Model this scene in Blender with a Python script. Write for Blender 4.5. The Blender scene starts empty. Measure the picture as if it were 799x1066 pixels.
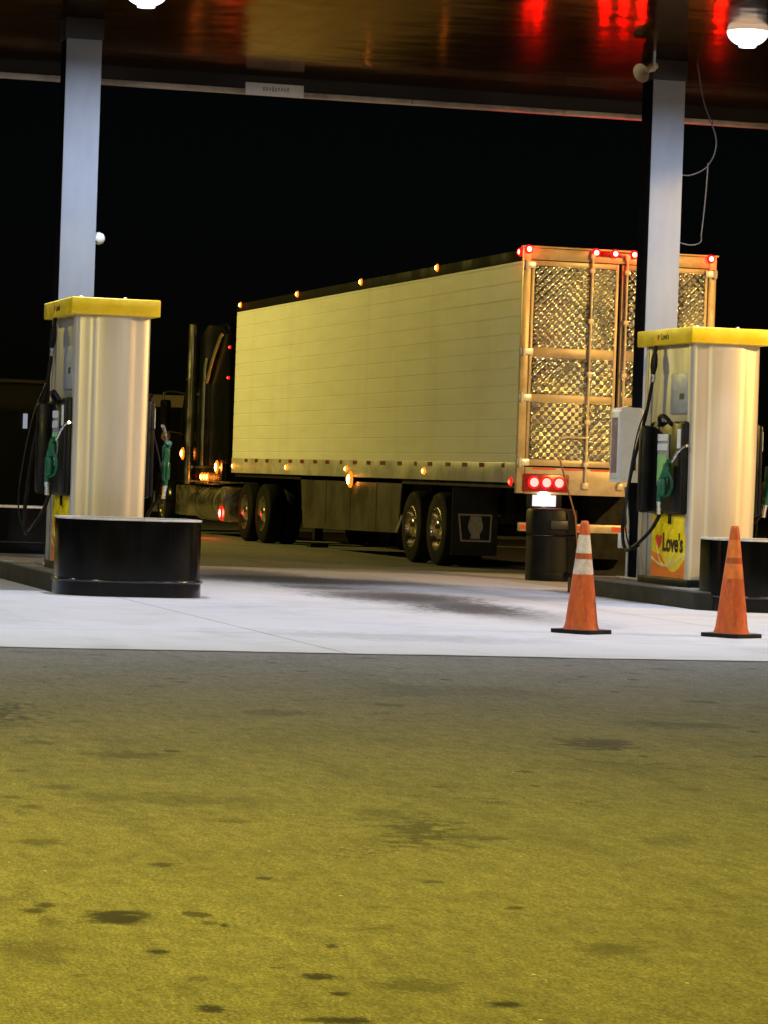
import bpy, bmesh, math, random
from mathutils import Vector, Matrix
random.seed(7)
PI = math.pi
SC = bpy.context.scene
COL = SC.collection

# ------------------------------------------------------------------ materials
def newmat(name):
    m = bpy.data.materials.new(name); m.use_nodes = True
    nt = m.node_tree
    for n in list(nt.nodes): nt.nodes.remove(n)
    return m, nt

def N(nt, typ, **kw):
    n = nt.nodes.new(typ)
    for k, v in kw.items():
        if k.startswith('i_'):
            key = k[2:]
            key = int(key) if key.isdigit() else key
            n.inputs[key].default_value = v
        else: setattr(n, k, v)
    return n

def math_(nt, op, a, b=None, clamp=False):
    n = nt.nodes.new('ShaderNodeMath'); n.operation = op; n.use_clamp = clamp
    for i, x in enumerate((a, b)):
        if x is None: continue
        if isinstance(x, (int, float)): n.inputs[i].default_value = x
        else: nt.links.new(x, n.inputs[i])
    return n.outputs[0]

def mixc(nt, f, a, b, mode='MIX'):
    n = nt.nodes.new('ShaderNodeMix'); n.data_type = 'RGBA'; n.blend_type = mode
    ins = (n.inputs[0], n.inputs[6], n.inputs[7])
    for s, x in zip(ins, (f, a, b)):
        if isinstance(x, (int, float)): s.default_value = x
        elif isinstance(x, tuple): s.default_value = (*x[:3], 1)
        else: nt.links.new(x, s)
    return n.outputs[2]

def noise(nt, co, scale, detail=4, rough=.55, vec=False):
    n = N(nt, 'ShaderNodeTexNoise'); n.inputs['Scale'].default_value = scale
    n.inputs['Detail'].default_value = detail; n.inputs['Roughness'].default_value = rough
    nt.links.new(co, n.inputs['Vector'])
    return n.outputs['Color' if vec else 0]

def ramp(nt, fac, lo, hi, a=0., b=1.):
    n = N(nt, 'ShaderNodeMapRange'); n.interpolation_type = 'SMOOTHSTEP'
    n.inputs[1].default_value = lo; n.inputs[2].default_value = hi
    n.inputs[3].default_value = a; n.inputs[4].default_value = b
    nt.links.new(fac, n.inputs[0]); return n.outputs[0]

def finish(nt, col, rough, metallic=0, bump=None, bdist=.01, bstr=.5, spec=.5, coat=0, aniso=0):
    b = N(nt, 'ShaderNodeBsdfPrincipled'); o = N(nt, 'ShaderNodeOutputMaterial')
    for key, x in (('Base Color', col), ('Roughness', rough), ('Metallic', metallic)):
        s = b.inputs[key]
        if isinstance(x, tuple): s.default_value = (*x[:3], 1)
        elif isinstance(x, (int, float)): s.default_value = x
        else: nt.links.new(x, s)
    b.inputs['Specular IOR Level'].default_value = spec
    b.inputs['Coat Weight'].default_value = coat
    b.inputs['Anisotropic'].default_value = aniso
    if aniso:
        tg = N(nt, 'ShaderNodeTangent', direction_type='RADIAL', axis='Z'); nt.links.new(tg.outputs[0], b.inputs['Tangent'])
        b.inputs['Anisotropic Rotation'].default_value = .25
    if bump is not None:
        bn = N(nt, 'ShaderNodeBump'); bn.inputs['Strength'].default_value = bstr; bn.inputs['Distance'].default_value = bdist
        nt.links.new(bump, bn.inputs['Height']); nt.links.new(bn.outputs[0], b.inputs['Normal'])
    nt.links.new(b.outputs[0], o.inputs[0]); return b

def mat(name, col, rough=.5, metallic=0., var=.25, scale=3., dirt=None, dirtamt=.4, rvar=.12, bump=0., bscale=60., spec=.5, coat=0, aniso=0, streak=1.0):
    """general worn surface: colour and gloss vary with two scales of noise, optional dirt"""
    m, nt = newmat(name)
    tc = N(nt, 'ShaderNodeTexCoord')
    mp = N(nt, 'ShaderNodeMapping'); nt.links.new(tc.outputs['Object'], mp.inputs[0])
    mp.inputs['Scale'].default_value = (1, 1, 1. / streak)
    co = mp.outputs[0]
    n1 = noise(nt, co, scale, 6, .6); n2 = noise(nt, co, scale * 9, 3)
    f = math_(nt, 'ADD', math_(nt, 'MULTIPLY', n1, .7), math_(nt, 'MULTIPLY', n2, .3))
    k = ramp(nt, f, .3, .7, 1 - var, 1 + var * .35)
    c = mixc(nt, 1., col, k, 'MULTIPLY')
    if dirt:
        d = ramp(nt, noise(nt, co, scale * 1.7, 7, .7), .48, .72, 0, dirtamt)
        c = mixc(nt, d, c, dirt)
    r = ramp(nt, n1, .3, .7, max(.03, rough - rvar), min(1, rough + rvar))
    finish(nt, c, r, metallic, noise(nt, co, bscale, 3) if bump else None, .004, bump, spec, coat, aniso)
    return m

def emit(name, col, strength, body=(.4, .4, .4), edge=True):
    """a surface that glows evenly in one colour"""
    m, nt = newmat(name)
    e = N(nt, 'ShaderNodeEmission'); e.inputs[0].default_value = (*col, 1); e.inputs[1].default_value = strength
    o = N(nt, 'ShaderNodeOutputMaterial')
    nt.links.new(e.outputs[0], o.inputs[0])
    return m

M = {}
M['steel_end'] = mat('brushed_stainless', (.68, .61, .50), .42, .40, .14, 1.5, (.36, .29, .2), .35, .06, aniso=.5, streak=12)
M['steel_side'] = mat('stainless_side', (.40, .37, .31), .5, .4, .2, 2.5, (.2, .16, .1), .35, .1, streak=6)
M['yellow'] = mat('yellow_paint', (.86, .60, .012), .38, 0, .12, 4, (.3, .2, .05), .25)
M['decal_yellow'] = mat('decal_yellow', (.93, .70, .005), .35, 0, .06, 6)
M['decal_orange'] = mat('decal_orange', (.88, .21, .01), .35, 0, .08, 6)
M['decal_pale'] = mat('decal_pale', (.88, .72, .25), .35, 0, .06, 6)
M['decal_red'] = mat('decal_red', (.75, .06, .02), .35, 0, .05, 6)
M['ink'] = mat('black_ink', (.02, .008, .005), .4, 0, .05, 6)
M['black'] = mat('black_plastic', (.006, .006, .0065), .42, 0, .3, 6, (.025, .022, .018), .3, spec=.25)
M['rubber'] = mat('black_rubber', (.006, .006, .006), .55, 0, .3, 8, (.025, .022, .018), .3, spec=.25)
M['tyre'] = mat('tyre_rubber', (.005, .0048, .0045), .8, 0, .3, 5, (.015, .012, .008), .4, spec=.15)
M['guard'] = mat('black_gloss_paint', (.003, .003, .003), .13, 0, .3, 3, (.012, .011, .010), .3, .06, spec=.22, bump=.06, bscale=10, streak=3)
M['bead'] = mat('glossy_black_bead', (.008, .008, .008), .16, 0, .2, 6, spec=.9)
M['rim_edge'] = mat('pale_rim', (.55, .55, .55), .5, 0, .3, 9)
M['kerb'] = mat('dark_painted_kerb', (.018, .018, .013), .7, 0, .45, 3, (.07, .062, .04), .45, spec=.25, bump=.4, bscale=40)
M['island'] = mat('island_concrete', (.20, .195, .18), .85, 0, .4, 2.5, (.06, .055, .045), .6, bump=.4, bscale=50)
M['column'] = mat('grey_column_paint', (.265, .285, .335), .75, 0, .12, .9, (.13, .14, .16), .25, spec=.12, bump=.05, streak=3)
M['column_shade'] = mat('painted_column_shade', (.010, .010, .012), .95, 0, .3, 2, spec=.0)  # near-black colour stands in for shade on the column sides
M['nozzle_green'] = mat('green_nozzle', (.005, .105, .045), .4, 0, .2, 9)
M['chrome_small'] = mat('nozzle_metal', (.7, .7, .68), .25, .9, .2, 20)
M['label_white'] = mat('label_white', (.78, .78, .76), .45, 0, .1, 15)
M['label_green'] = mat('label_green', (.30, .62, .22), .45, 0, .1, 15)
M['label_blue'] = mat('label_blue', (.08, .25, .65), .45, 0, .1, 15)
M['label_grey'] = mat('label_grey', (.35, .36, .36), .45, 0, .2, 15)
M['white_box'] = mat('white_enamel', (.84, .85, .88), .4, 0, .1, 2, (.4, .4, .4), .15)
M['dark_slot'] = mat('dark_slot', (.02, .02, .02), .5)
M['pink_glass'] = mat('box_window', (.42, .30, .28), .2, 0, .3, 5)
M['cone_orange'] = mat('cone_orange', (.62, .10, .010), .6, 0, .45, 5, (.10, .03, .012), .85, streak=2.5, bump=.1)
M['cone_faded'] = mat('cone_faded_band', (.72, .17, .03), .5, 0, .3, 6, (.25, .10, .04), .5)
M['cone_white'] = mat('cone_white_band', (.62, .53, .45), .45, 0, .3, 7, (.26, .13, .07), .65)
M['bin'] = mat('bin_plastic', (.005, .0055, .005), .5, 0, .3, 3, (.03, .03, .025), .3, spec=.25)
M['brown_rod'] = mat('weathered_rod', (.30, .14, .07), .6, 0, .3, 10)
M['cream'] = mat('cream_horn', (.46, .36, .22), .5, 0, .2, 8)
M['wire'] = mat('grey_wire', (.11, .11, .14), .5)
M['dome'] = mat('white_dome', (.8, .8, .8), .35, 0, .08, 8)
M['conduit'] = mat('galvanised_conduit', (.5, .52, .55), .4, .6, .2, 8)
M['fascia'] = mat('canopy_fascia_dark', (.012, .011, .011), .5, 0, .3, 1)
M['lip'] = mat('canopy_lip', (.52, .47, .42), .45, .15, .45, 1.2, (.12, .1, .08), .6)
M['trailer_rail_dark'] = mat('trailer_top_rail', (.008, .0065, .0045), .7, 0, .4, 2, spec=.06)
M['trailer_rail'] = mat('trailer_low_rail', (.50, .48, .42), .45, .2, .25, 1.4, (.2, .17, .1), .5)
M['frame'] = mat('door_frame_steel', (.58, .45, .25), .40, .15, .25, 2.0, (.30, .18, .08), .5)
M['hinge'] = mat('bright_hinge', (.80, .78, .74), .35, .3, .1, 8)
M['rod'] = mat('lock_rod_zinc', (.70, .58, .38), .4, .15, .2, 6)
M['quilt'] = mat('quilted_stainless', (.44, .40, .30), .135, 1., .12, 2, None, 0, .05)
M['chassis'] = mat('chassis_black', (.006, .0055, .005), .65, 0, .4, 3, (.02, .016, .01), .4, spec=.2)
M['skirt'] = mat('side_skirt', (.034, .029, .016), .5, 0, .35, 1.6, (.02, .018, .015), .5)
M['tape_red'] = mat('tape_red', (.20, .02, .012), .4, 0, .2, 8)
M['tape_bright'] = mat('tape_red_bright', (.75, .07, .03), .35, 0, .15, 8)
M['tape_white'] = mat('tape_white', (.85, .82, .78), .35, 0, .12, 8)
M['rim'] = mat('polished_wheel', (.75, .68, .52), .22, .95, .25, 5, (.15, .11, .05), .4)
M['flap_edge'] = mat('flap_pale_print', (.30, .25, .22), .5, 0, .35, 12, (.1, .08, .07), .5)
M['cab'] = mat('black_cab_paint', (.005, .005, .005), .2, 0, .2, 2, None, 0, .05, spec=.22)
M['chrome'] = mat('chrome', (.92, .86, .70), .22, 1., .1, 3, None, 0, .05)
M['glass'] = mat('dark_glass', (.01, .012, .012), .06, 0, .1, 3)
M['tank'] = mat('polished_tank', (.80, .74, .56), .26, .95, .2, 3, (.2, .16, .08), .4)
M['plate'] = emit('glowing_plate', (.95, .93, 1.), 1.1)  # lamplight falling on the plate put in as its own glow
M['lamp_housing'] = mat('lamp_red_lens', (.35, .01, .008), .25)
M['red_lamp'] = emit('red_lamp', (1., .0035, .0026), 600)
M['red_halo'] = emit('red_halo_ring', (1., .008, .007), 2.0)  # oversized glowing ring imitates the halo round a red lamp
M['red_lamp_soft'] = emit('red_side_lamp', (1., .05, .02), 9)
M['tail_lamp'] = emit('tail_lamp', (1., .05, .04), 15)
M['amber_lamp'] = emit('amber_lamp', (1., .32, .04), 30)
M['amber_halo'] = emit('amber_halo_ring', (1., .22, .01), 1.7)  # same imitation of a halo, round the amber lamps
M['amber_bright'] = emit('amber_turn_lamp', (1., .34, .05), 80)
M['amber_orange'] = emit('orange_turn_lamp', (1., .26, .04), 60)
M['plate_lamp'] = emit('plate_lamp', (1., .96, 1.), 20)
M['canopy_disc'] = emit('canopy_lamp_disc', (.72, .82, 1.), 4900)
M['canopy_glass'] = emit('canopy_lamp_glass', (.90, .95, 1.), 3.2)
M['sodium_a'] = emit('sodium_lens_a', (1., .80, .065), 3150)
M['sodium_b'] = emit('sodium_lens_b', (1., .60, .16), 4700)
M['sodium_c'] = emit('sodium_lens_c', (1., .80, .17), 3200)
M['building'] = mat('dark_building', (.006, .006, .006), .8, 0, .4, .4)
M['fascia_pale'] = mat('pale_building_fascia', (.7, .62, .4), .6, 0, .3, .6)
M['label_grey_glow'] = emit('dim_wall_lamp', (.8, .85, 1.), .35)
M['post'] = mat('lamp_post_metal', (.12, .12, .11), .5, .5)

# canopy deck: thin glossy painted metal, slightly dented, seen at a grazing angle
m, nt = newmat('canopy_deck_metal'); M['deck'] = m
tc = N(nt, 'ShaderNodeTexCoord'); co = tc.outputs['Object']
mp = N(nt, 'ShaderNodeMapping'); mp.inputs['Scale'].default_value = (.9, 1.5, 1); nt.links.new(co, mp.inputs[0])
sx = N(nt, 'ShaderNodeSeparateXYZ'); nt.links.new(co, sx.inputs[0])
saw = math_(nt, 'FRACT', math_(nt, 'MULTIPLY', sx.outputs[0], 1 / .4))
seam = math_(nt, 'LESS_THAN', saw, .03)
bw = math_(nt, 'ADD', noise(nt, mp.outputs[0], 1.1, 1), math_(nt, 'MULTIPLY', noise(nt, mp.outputs[0], 3.2, 1), .12))
bw = math_(nt, 'SUBTRACT', bw, math_(nt, 'MULTIPLY', seam, .12))
c = mixc(nt, ramp(nt, noise(nt, co, 2.2, 5), .35, .7), (.24, .16, .09), (.19, .125, .07))
finish(nt, c, ramp(nt, noise(nt, co, 3, 4), .3, .7, .11, .15), .95, bw, .03, .27).inputs['Specular Tint'].default_value = (.32, .20, .11, 1)

# trailer side: white aluminium sheet with vertical seams and road film
m, nt = newmat('trailer_side_white'); M['side'] = m
tc = N(nt, 'ShaderNodeTexCoord'); co = tc.outputs['Object']
sx = N(nt, 'ShaderNodeSeparateXYZ'); nt.links.new(co, sx.inputs[0])
mp = N(nt, 'ShaderNodeMapping'); mp.inputs['Scale'].default_value = (1, .35, 2.5); nt.links.new(co, mp.inputs[0])
mv = N(nt, 'ShaderNodeMapping'); mv.inputs['Scale'].default_value = (1, 3., .3); nt.links.new(co, mv.inputs[0])
n1 = noise(nt, mp.outputs[0], 2.2, 6, .65); n2 = noise(nt, mv.outputs[0], .55, 5, .6)
zf = math_(nt, 'FRACT', math_(nt, 'MULTIPLY', math_(nt, 'SUBTRACT', sx.outputs[2], 1.45), 1 / .222))
rib_shade = ramp(nt, math_(nt, 'ABSOLUTE', math_(nt, 'SUBTRACT', zf, .5)), .0, .055, 1, 0)  # thin shadow lines of the rib grooves, painted into the colour
rib_shade = math_(nt, 'MULTIPLY', rib_shade, ramp(nt, noise(nt, mp.outputs[0], 3.5, 3), .3, .65, .15, 1))
yf = math_(nt, 'FRACT', math_(nt, 'MULTIPLY', sx.outputs[1], 1 / 1.22))
ly = ramp(nt, math_(nt, 'ABSOLUTE', math_(nt, 'SUBTRACT', yf, .5)), .0, .012, .30, 0)
c = mixc(nt, ramp(nt, n1, .35, .75, 0, .35), (.76, .75, .70), (.60, .56, .46))
c = mixc(nt, ramp(nt, n2, .45, .8, 0, .22), c, (.45, .38, .24))
c = mixc(nt, math_(nt, 'MULTIPLY', rib_shade, .10), c, (.12, .10, .06))
finish(nt, c, .42, 0, n1, .01, .15)

def stains(nt, co, base, lst, dark, warp=1.35, wscale=9):
    wn = noise(nt, co, wscale, 5, .65, vec=True)
    v = N(nt, 'ShaderNodeVectorMath', operation='SUBTRACT'); nt.links.new(wn, v.inputs[0]); v.inputs[1].default_value = (.5, .5, .5)
    sc = N(nt, 'ShaderNodeVectorMath', operation='SCALE'); nt.links.new(v.outputs[0], sc.inputs[0]); sc.inputs['Scale'].default_value = 1.0
    wn3 = noise(nt, co, 46, 4, .7, vec=True)
    v3 = N(nt, 'ShaderNodeVectorMath', operation='SUBTRACT'); nt.links.new(wn3, v3.inputs[0]); v3.inputs[1].default_value = (.5, .5, .5)
    tot = None
    for (t, s, a, b, k, *ro) in lst:
        w2 = N(nt, 'ShaderNodeVectorMath', operation='SCALE'); nt.links.new((v if a + b > .24 else v3).outputs[0], w2.inputs[0]); w2.inputs['Scale'].default_value = min(2.6 * (a + b) * .5, 1.6)
        ad = N(nt, 'ShaderNodeVectorMath', operation='ADD'); nt.links.new(co, ad.inputs[0]); nt.links.new(w2.outputs[0], ad.inputs[1])
        mp = N(nt, 'ShaderNodeMapping', vector_type='TEXTURE')
        mp.inputs['Location'].default_value = (t, s, 0); mp.inputs['Rotation'].default_value = (0, 0, ro[0] if ro else -math.atan2(t, s)); mp.inputs['Scale'].default_value = (a, b, 1)
        nt.links.new(ad.outputs[0], mp.inputs[0])
        # flatten the height difference between the sheets
        le = N(nt, 'ShaderNodeVectorMath', operation='LENGTH'); nt.links.new(mp.outputs[0], le.inputs[0])
        f = ramp(nt, le.outputs['Value'], .45, 1.25, 1 - min(k * warp, .93), 1)
        tot = f if tot is None else math_(nt, 'MULTIPLY', tot, f)
    return mixc(nt, tot, dark, base)

ASPH = [(1.65, 8.43, 0.1, 0.143, 0.75),(1.49, 8.69, 0.03, 0.061, 0.55),(1.44, 8.58, 0.04, 0.061, 0.6),(1.64, 7.84, 0.03, 0.05, 0.8),(1.95, 7.43, 0.05, 0.06, 0.85),(1.91, 8.29, 0.014, 0.045, 0.9),(1.88, 8.33, 0.03, 0.041, 0.4),(2.29, 7.01, 0.045, 0.055, 0.8),(1.59, 7.0, 0.04, 0.061, 0.75),(2.0, 9.57, 0.05, 0.061, 0.5),(2.75, 9.16, 0.04, 0.041, 0.45),(2.83, 8.6, 0.03, 0.041, 0.55),(1.45, 8.36, 0.04, 0.112, 0.3),(2.11, 7.91, 0.015, 0.041, 0.6),(1.84, 11.51, 0.05, 0.061, 0.45),(2.03, 12.52, 0.04, 0.061, 0.35),(2.07, 11.89, 0.091, 0.092, 0.3),(2.61, 13.23, 0.231, 0.184, 0.35),(2.39, 11.47, 0.361, 0.245, 0.25),(3.85, 15.63, 0.233, 0.235, 0.3),(4.99, 14.03, 0.181, 0.37, 0.5),(3.1, 10.46, 0.12, 0.60, 0.45),(3.09, 10.99, 0.11, 0.228, 0.25),(3.92, 10.22, 0.11, 0.247, 0.2),(2.41, 15.41, 0.1, 0.962, 0.55),(1.34, 7.88, 0.1, 0.212, 0.25),(5.82, 15.16, 0.313, 0.332, 0.3),(5.34, 17.36, 0.641, 0.598, 0.18),(1.94, 7.18, 0.025, 0.03, 0.7),(1.65, 7.42, 0.03, 0.051, 0.35),(1.86, 6.83, 0.07, 0.051, 0.7),(1.38, 7.49, 0.02, 0.03, 0.3),(1.78, 6.84, 0.04, 0.032, 0.5),(4.64, 12.81, 0.462, 0.478, 0.15),(3.88, 9.57, 0.06, 0.054, 0.15),(2.49, 10.76, 0.1, 0.061, 0.3)]
CONC = [(8.75, 31.5, .85, 6.5, .34, .02), (8.6, 36.3, .9, 2.6, .45, .05), (8.85, 29.2, .45, 3.0, .40, -.03), (10.0, 33.0, .5, 5.0, .18, .03),(8.67, 34.98, 1.73, 1.339, 0.55),(8.83, 30.79, 1.002, 1.332, 0.5),(8.82, 28.43, 0.533, 1.379, 0.5),(10.32, 39.59, 1.736, 1.29, 0.35),(6.63, 23.07, 1.36, 0.592, 0.15),(8.05, 35.7, 0.705, 0.675, 0.35),(8.46, 32.84, 0.488, 0.577, 0.4),(10.78, 31.09, 0.854, 0.825, 0.25)]

m, nt = newmat('worn_asphalt'); M['asphalt'] = m
g = N(nt, 'ShaderNodeNewGeometry'); fl = N(nt, 'ShaderNodeVectorMath', operation='MULTIPLY'); nt.links.new(g.outputs['Position'], fl.inputs[0]); fl.inputs[1].default_value = (1, 1, 0)
co = fl.outputs[0]
fine = math_(nt, 'ADD', math_(nt, 'MULTIPLY', noise(nt, co, 80, 3, .75), .6), math_(nt, 'MULTIPLY', noise(nt, co, 260, 2, .7), .4)); mid = noise(nt, co, 14, 4, .65); big = noise(nt, co, .9, 5, .6)
c = mixc(nt, ramp(nt, fine, .36, .66), (.085, .084, .080), (.285, .280, .265))
c = mixc(nt, ramp(nt, mid, .32, .68, 0, .42), c, (.135, .132, .124))
c = mixc(nt, ramp(nt, big, .38, .68, 0, .40), c, (.115, .114, .106))
vo = N(nt, 'ShaderNodeTexVoronoi'); vo.inputs['Scale'].default_value = 26; nt.links.new(co, vo.inputs['Vector'])
sp = N(nt, 'ShaderNodeSeparateColor'); nt.links.new(vo.outputs['Color'], sp.inputs[0])
rare = math_(nt, 'MULTIPLY', math_(nt, 'GREATER_THAN', sp.outputs[0], .992), math_(nt, 'LESS_THAN', vo.outputs['Distance'], .16))
mpg = N(nt, 'ShaderNodeMapping'); mpg.inputs['Scale'].default_value = (1, .26, 1); mpg.inputs['Rotation'].default_value = (0, 0, .27); nt.links.new(co, mpg.inputs[0])
gr = ramp(nt, noise(nt, mpg.outputs[0], 130, 3, .8), .33, .67, .62, 1.36)
gr2 = ramp(nt, noise(nt, mpg.outputs[0], 20, 6, .8), .34, .66, .74, 1.2)
c = mixc(nt, 1., c, gr, 'MULTIPLY'); c = mixc(nt, 1., c, gr2, 'MULTIPLY')
spk = ramp(nt, noise(nt, co, 150, 2, .6), .60, .74, 0, .75)
c = mixc(nt, spk, c, (.035, .034, .031))
mpb = N(nt, 'ShaderNodeMapping'); mpb.inputs['Scale'].default_value = (1, .55, 1); mpb.inputs['Rotation'].default_value = (0, 0, .5); nt.links.new(co, mpb.inputs[0])
blot = ramp(nt, noise(nt, mpb.outputs[0], 3.6, 7, .72), .50, .74, 0, .5)
c = mixc(nt, blot, c, (.075, .074, .068))
lite = ramp(nt, noise(nt, co, 6.5, 6, .7), .52, .75, 0, .35)
c = mixc(nt, lite, c, (.30, .295, .27))
mpt = N(nt, 'ShaderNodeMapping'); mpt.inputs['Scale'].default_value = (1.5, .07, 1); mpt.inputs['Rotation'].default_value = (0, 0, -.12); nt.links.new(co, mpt.inputs[0])
trk = ramp(nt, noise(nt, mpt.outputs[0], 1.6, 4, .6), .52, .74, 0, .38)
c = mixc(nt, trk, c, (.06, .058, .052))
wv = N(nt, 'ShaderNodeVectorMath', operation='ADD'); nt.links.new(co, wv.inputs[0])
ws = N(nt, 'ShaderNodeVectorMath', operation='SCALE'); nt.links.new(noise(nt, co, 1.6, 6, .7, vec=True), ws.inputs[0]); ws.inputs['Scale'].default_value = .9; nt.links.new(ws.outputs[0], wv.inputs[1])
vc = N(nt, 'ShaderNodeTexVoronoi', feature='DISTANCE_TO_EDGE'); vc.inputs['Scale'].default_value = .42; nt.links.new(wv.outputs[0], vc.inputs['Vector'])
crk = math_(nt, 'MULTIPLY', ramp(nt, vc.outputs['Distance'], .001, .0045, 1, 0), ramp(nt, noise(nt, co, .8, 3), .45, .6, 0, .7))
c = mixc(nt, crk, c, (.025, .024, .02))
c = mixc(nt, rare, c, (.55, .54, .5))
# scattered small drips of oil besides the named ones
mp = N(nt, 'ShaderNodeMapping'); mp.inputs['Scale'].default_value = (1, .7, 1); nt.links.new(co, mp.inputs[0])
vo2 = N(nt, 'ShaderNodeTexVoronoi'); vo2.inputs['Scale'].default_value = 5.2; nt.links.new(mp.outputs[0], vo2.inputs['Vector'])
sp2 = N(nt, 'ShaderNodeSeparateColor'); nt.links.new(vo2.outputs['Color'], sp2.inputs[0])
rad = math_(nt, 'MULTIPLY', math_(nt, 'POWER', sp2.outputs[1], 1.6), .24)
dd = math_(nt, 'ADD', vo2.outputs['Distance'], math_(nt, 'MULTIPLY', math_(nt, 'SUBTRACT', noise(nt, co, 24, 5), .5), .34))
drip = math_(nt, 'MULTIPLY', math_(nt, 'GREATER_THAN', sp2.outputs[0], .66), math_(nt, 'LESS_THAN', dd, rad))
drip = math_(nt, 'MULTIPLY', drip, math_(nt, 'MULTIPLY', sp2.outputs[2], .8))
c = mixc(nt, drip, c, (.03, .029, .025))
vo3 = N(nt, 'ShaderNodeTexVoronoi'); vo3.inputs['Scale'].default_value = 2.1; mp3 = N(nt, 'ShaderNodeMapping'); mp3.inputs['Scale'].default_value = (1, .8, 1); mp3.inputs['Location'].default_value = (3.3, 1.7, 0)
nt.links.new(co, mp3.inputs[0]); nt.links.new(mp3.outputs[0], vo3.inputs['Vector'])
sp3 = N(nt, 'ShaderNodeSeparateColor'); nt.links.new(vo3.outputs['Color'], sp3.inputs[0])
d3 = math_(nt, 'ADD', vo3.outputs['Distance'], math_(nt, 'MULTIPLY', math_(nt, 'SUBTRACT', noise(nt, co, 13, 6, .75), .5), .55))
sm = math_(nt, 'MULTIPLY', ramp(nt, math_(nt, 'SUBTRACT', d3, math_(nt, 'MULTIPLY', sp3.outputs[1], .22)), -.06, .10, 1, 0), math_(nt, 'MULTIPLY', math_(nt, 'GREATER_THAN', sp3.outputs[0], .45), .55))
c = mixc(nt, sm, c, (.035, .034, .029))
c = stains(nt, co, c, ASPH, (.016, .015, .012))
finish(nt, c, ramp(nt, fine, .3, .7, .75, .95), 0, math_(nt, 'ADD', fine, math_(nt, 'MULTIPLY', mid, .6)), .006, .7, .25)

m, nt = newmat('worn_concrete'); M['concrete'] = m
g = N(nt, 'ShaderNodeNewGeometry'); fl = N(nt, 'ShaderNodeVectorMath', operation='MULTIPLY'); nt.links.new(g.outputs['Position'], fl.inputs[0]); fl.inputs[1].default_value = (1, 1, 0)
co = fl.outputs[0]
sx = N(nt, 'ShaderNodeSeparateXYZ'); nt.links.new(co, sx.inputs[0])
fine = noise(nt, co, 60, 3, .7); mid = noise(nt, co, 2.2, 6, .65); big = noise(nt, co, .45, 5, .6)
mpw = N(nt, 'ShaderNodeMapping'); mpw.inputs['Scale'].default_value = (.9, .16, 1); nt.links.new(co, mpw.inputs[0])
lane = noise(nt, mpw.outputs[0], 1., 5, .6)
c = mixc(nt, ramp(nt, fine, .3, .7), (.47, .47, .505), (.57, .57, .61))
c = mixc(nt, ramp(nt, mid, .45, .75, 0, .30), c, (.30, .30, .295))
c = mixc(nt, ramp(nt, lane, .52, .75, 0, .45), c, (.22, .22, .22))
c = mixc(nt, ramp(nt, big, .5, .72, 0, .25), c, (.26, .26, .25))
for ax, step, off in ((0, 4.6, 1.3), (1, 4.6, 2.0)):
    fr = math_(nt, 'FRACT', math_(nt, 'MULTIPLY', math_(nt, 'ADD', sx.outputs[ax], off), 1 / step))
    jl = ramp(nt, math_(nt, 'ABSOLUTE', math_(nt, 'SUBTRACT', fr, .5)), .0, .004, .7, 0)
    c = mixc(nt, jl, c, (.10, .10, .10))
c = stains(nt, co, c, CONC, (.035, .034, .036), 1.5)
finish(nt, c, .8, 0, math_(nt, 'ADD', fine, mid), .005, .4, .3)

# ------------------------------------------------------------------ mesh helpers
def bm_box(bm, x0, x1, y0, y1, z0, z1, bev=0., seg=2):
    vs = [bm.verts.new((x, y, z)) for z in (z0, z1) for y in (y0, y1) for x in (x0, x1)]
    fs = [bm.faces.new([vs[i] for i in q]) for q in ((0, 2, 3, 1), (4, 5, 7, 6), (0, 1, 5, 4), (1, 3, 7, 5), (3, 2, 6, 7), (2, 0, 4, 6))]
    if bev > 0:
        es = {e for f in fs for e in f.edges}
        bmesh.ops.bevel(bm, geom=list(es), offset=bev, segments=seg, profile=.5, affect='EDGES')
    return bm

def bm_tube(bm, pts, r, n=10, cap=True, radii=None):
    pts = [Vector(p) for p in pts]; rings = []
    up = None
    for i, p in enumerate(pts):
        d = (pts[min(i + 1, len(pts) - 1)] - pts[max(i - 1, 0)]).normalized()
        if up is None:
            up = d.orthogonal().normalized()
        else:
            up = (up - d * up.dot(d)).normalized()
        w = d.cross(up)
        rr = radii[i] if radii else r
        rings.append([bm.verts.new(p + (up * math.cos(2 * PI * k / n) + w * math.sin(2 * PI * k / n)) * rr) for k in range(n)])
    for a, b in zip(rings, rings[1:]):
        for k in range(n):
            bm.faces.new((a[k], a[(k + 1) % n], b[(k + 1) % n], b[k]))
    if cap:
        bm.faces.new(rings[0][::-1]); bm.faces.new(rings[-1])
    return bm

def bm_lathe(bm, prof, n=32, axis='z', c=(0, 0, 0), arc=None, mat_idx=None):
    """prof: (radius, height) pairs, revolved; closes at radius 0"""
    rings = []
    for (r, h) in prof:
        ring = []
        if r < 1e-6:
            ring = [bm.verts.new(_ax(axis, 0, 0, h, c))]
        else:
            ring = [bm.verts.new(_ax(axis, r * math.cos(2 * PI * k / n), r * math.sin(2 * PI * k / n), h, c)) for k in range(n)]
        rings.append(ring)
    for i, (a, b) in enumerate(zip(rings, rings[1:])):
        fs = []
        if len(a) == 1 and len(b) == 1: continue
        for k in range(n):
            k2 = (k + 1) % n
            if len(a) == 1: fs.append(bm.faces.new((a[0], b[k2], b[k])))
            elif len(b) == 1: fs.append(bm.faces.new((a[k], a[k2], b[0])))
            else: fs.append(bm.faces.new((a[k], a[k2], b[k2], b[k])))
        if mat_idx:
            for f in fs: f.material_index = mat_idx[i]
    return bm

def _ax(axis, a, b, h, c):
    if axis == 'z': v = (a, b, h)
    elif axis == 'x': v = (h, a, b)
    else: v = (b, h, a)
    return Vector(v) + Vector(c)

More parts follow.
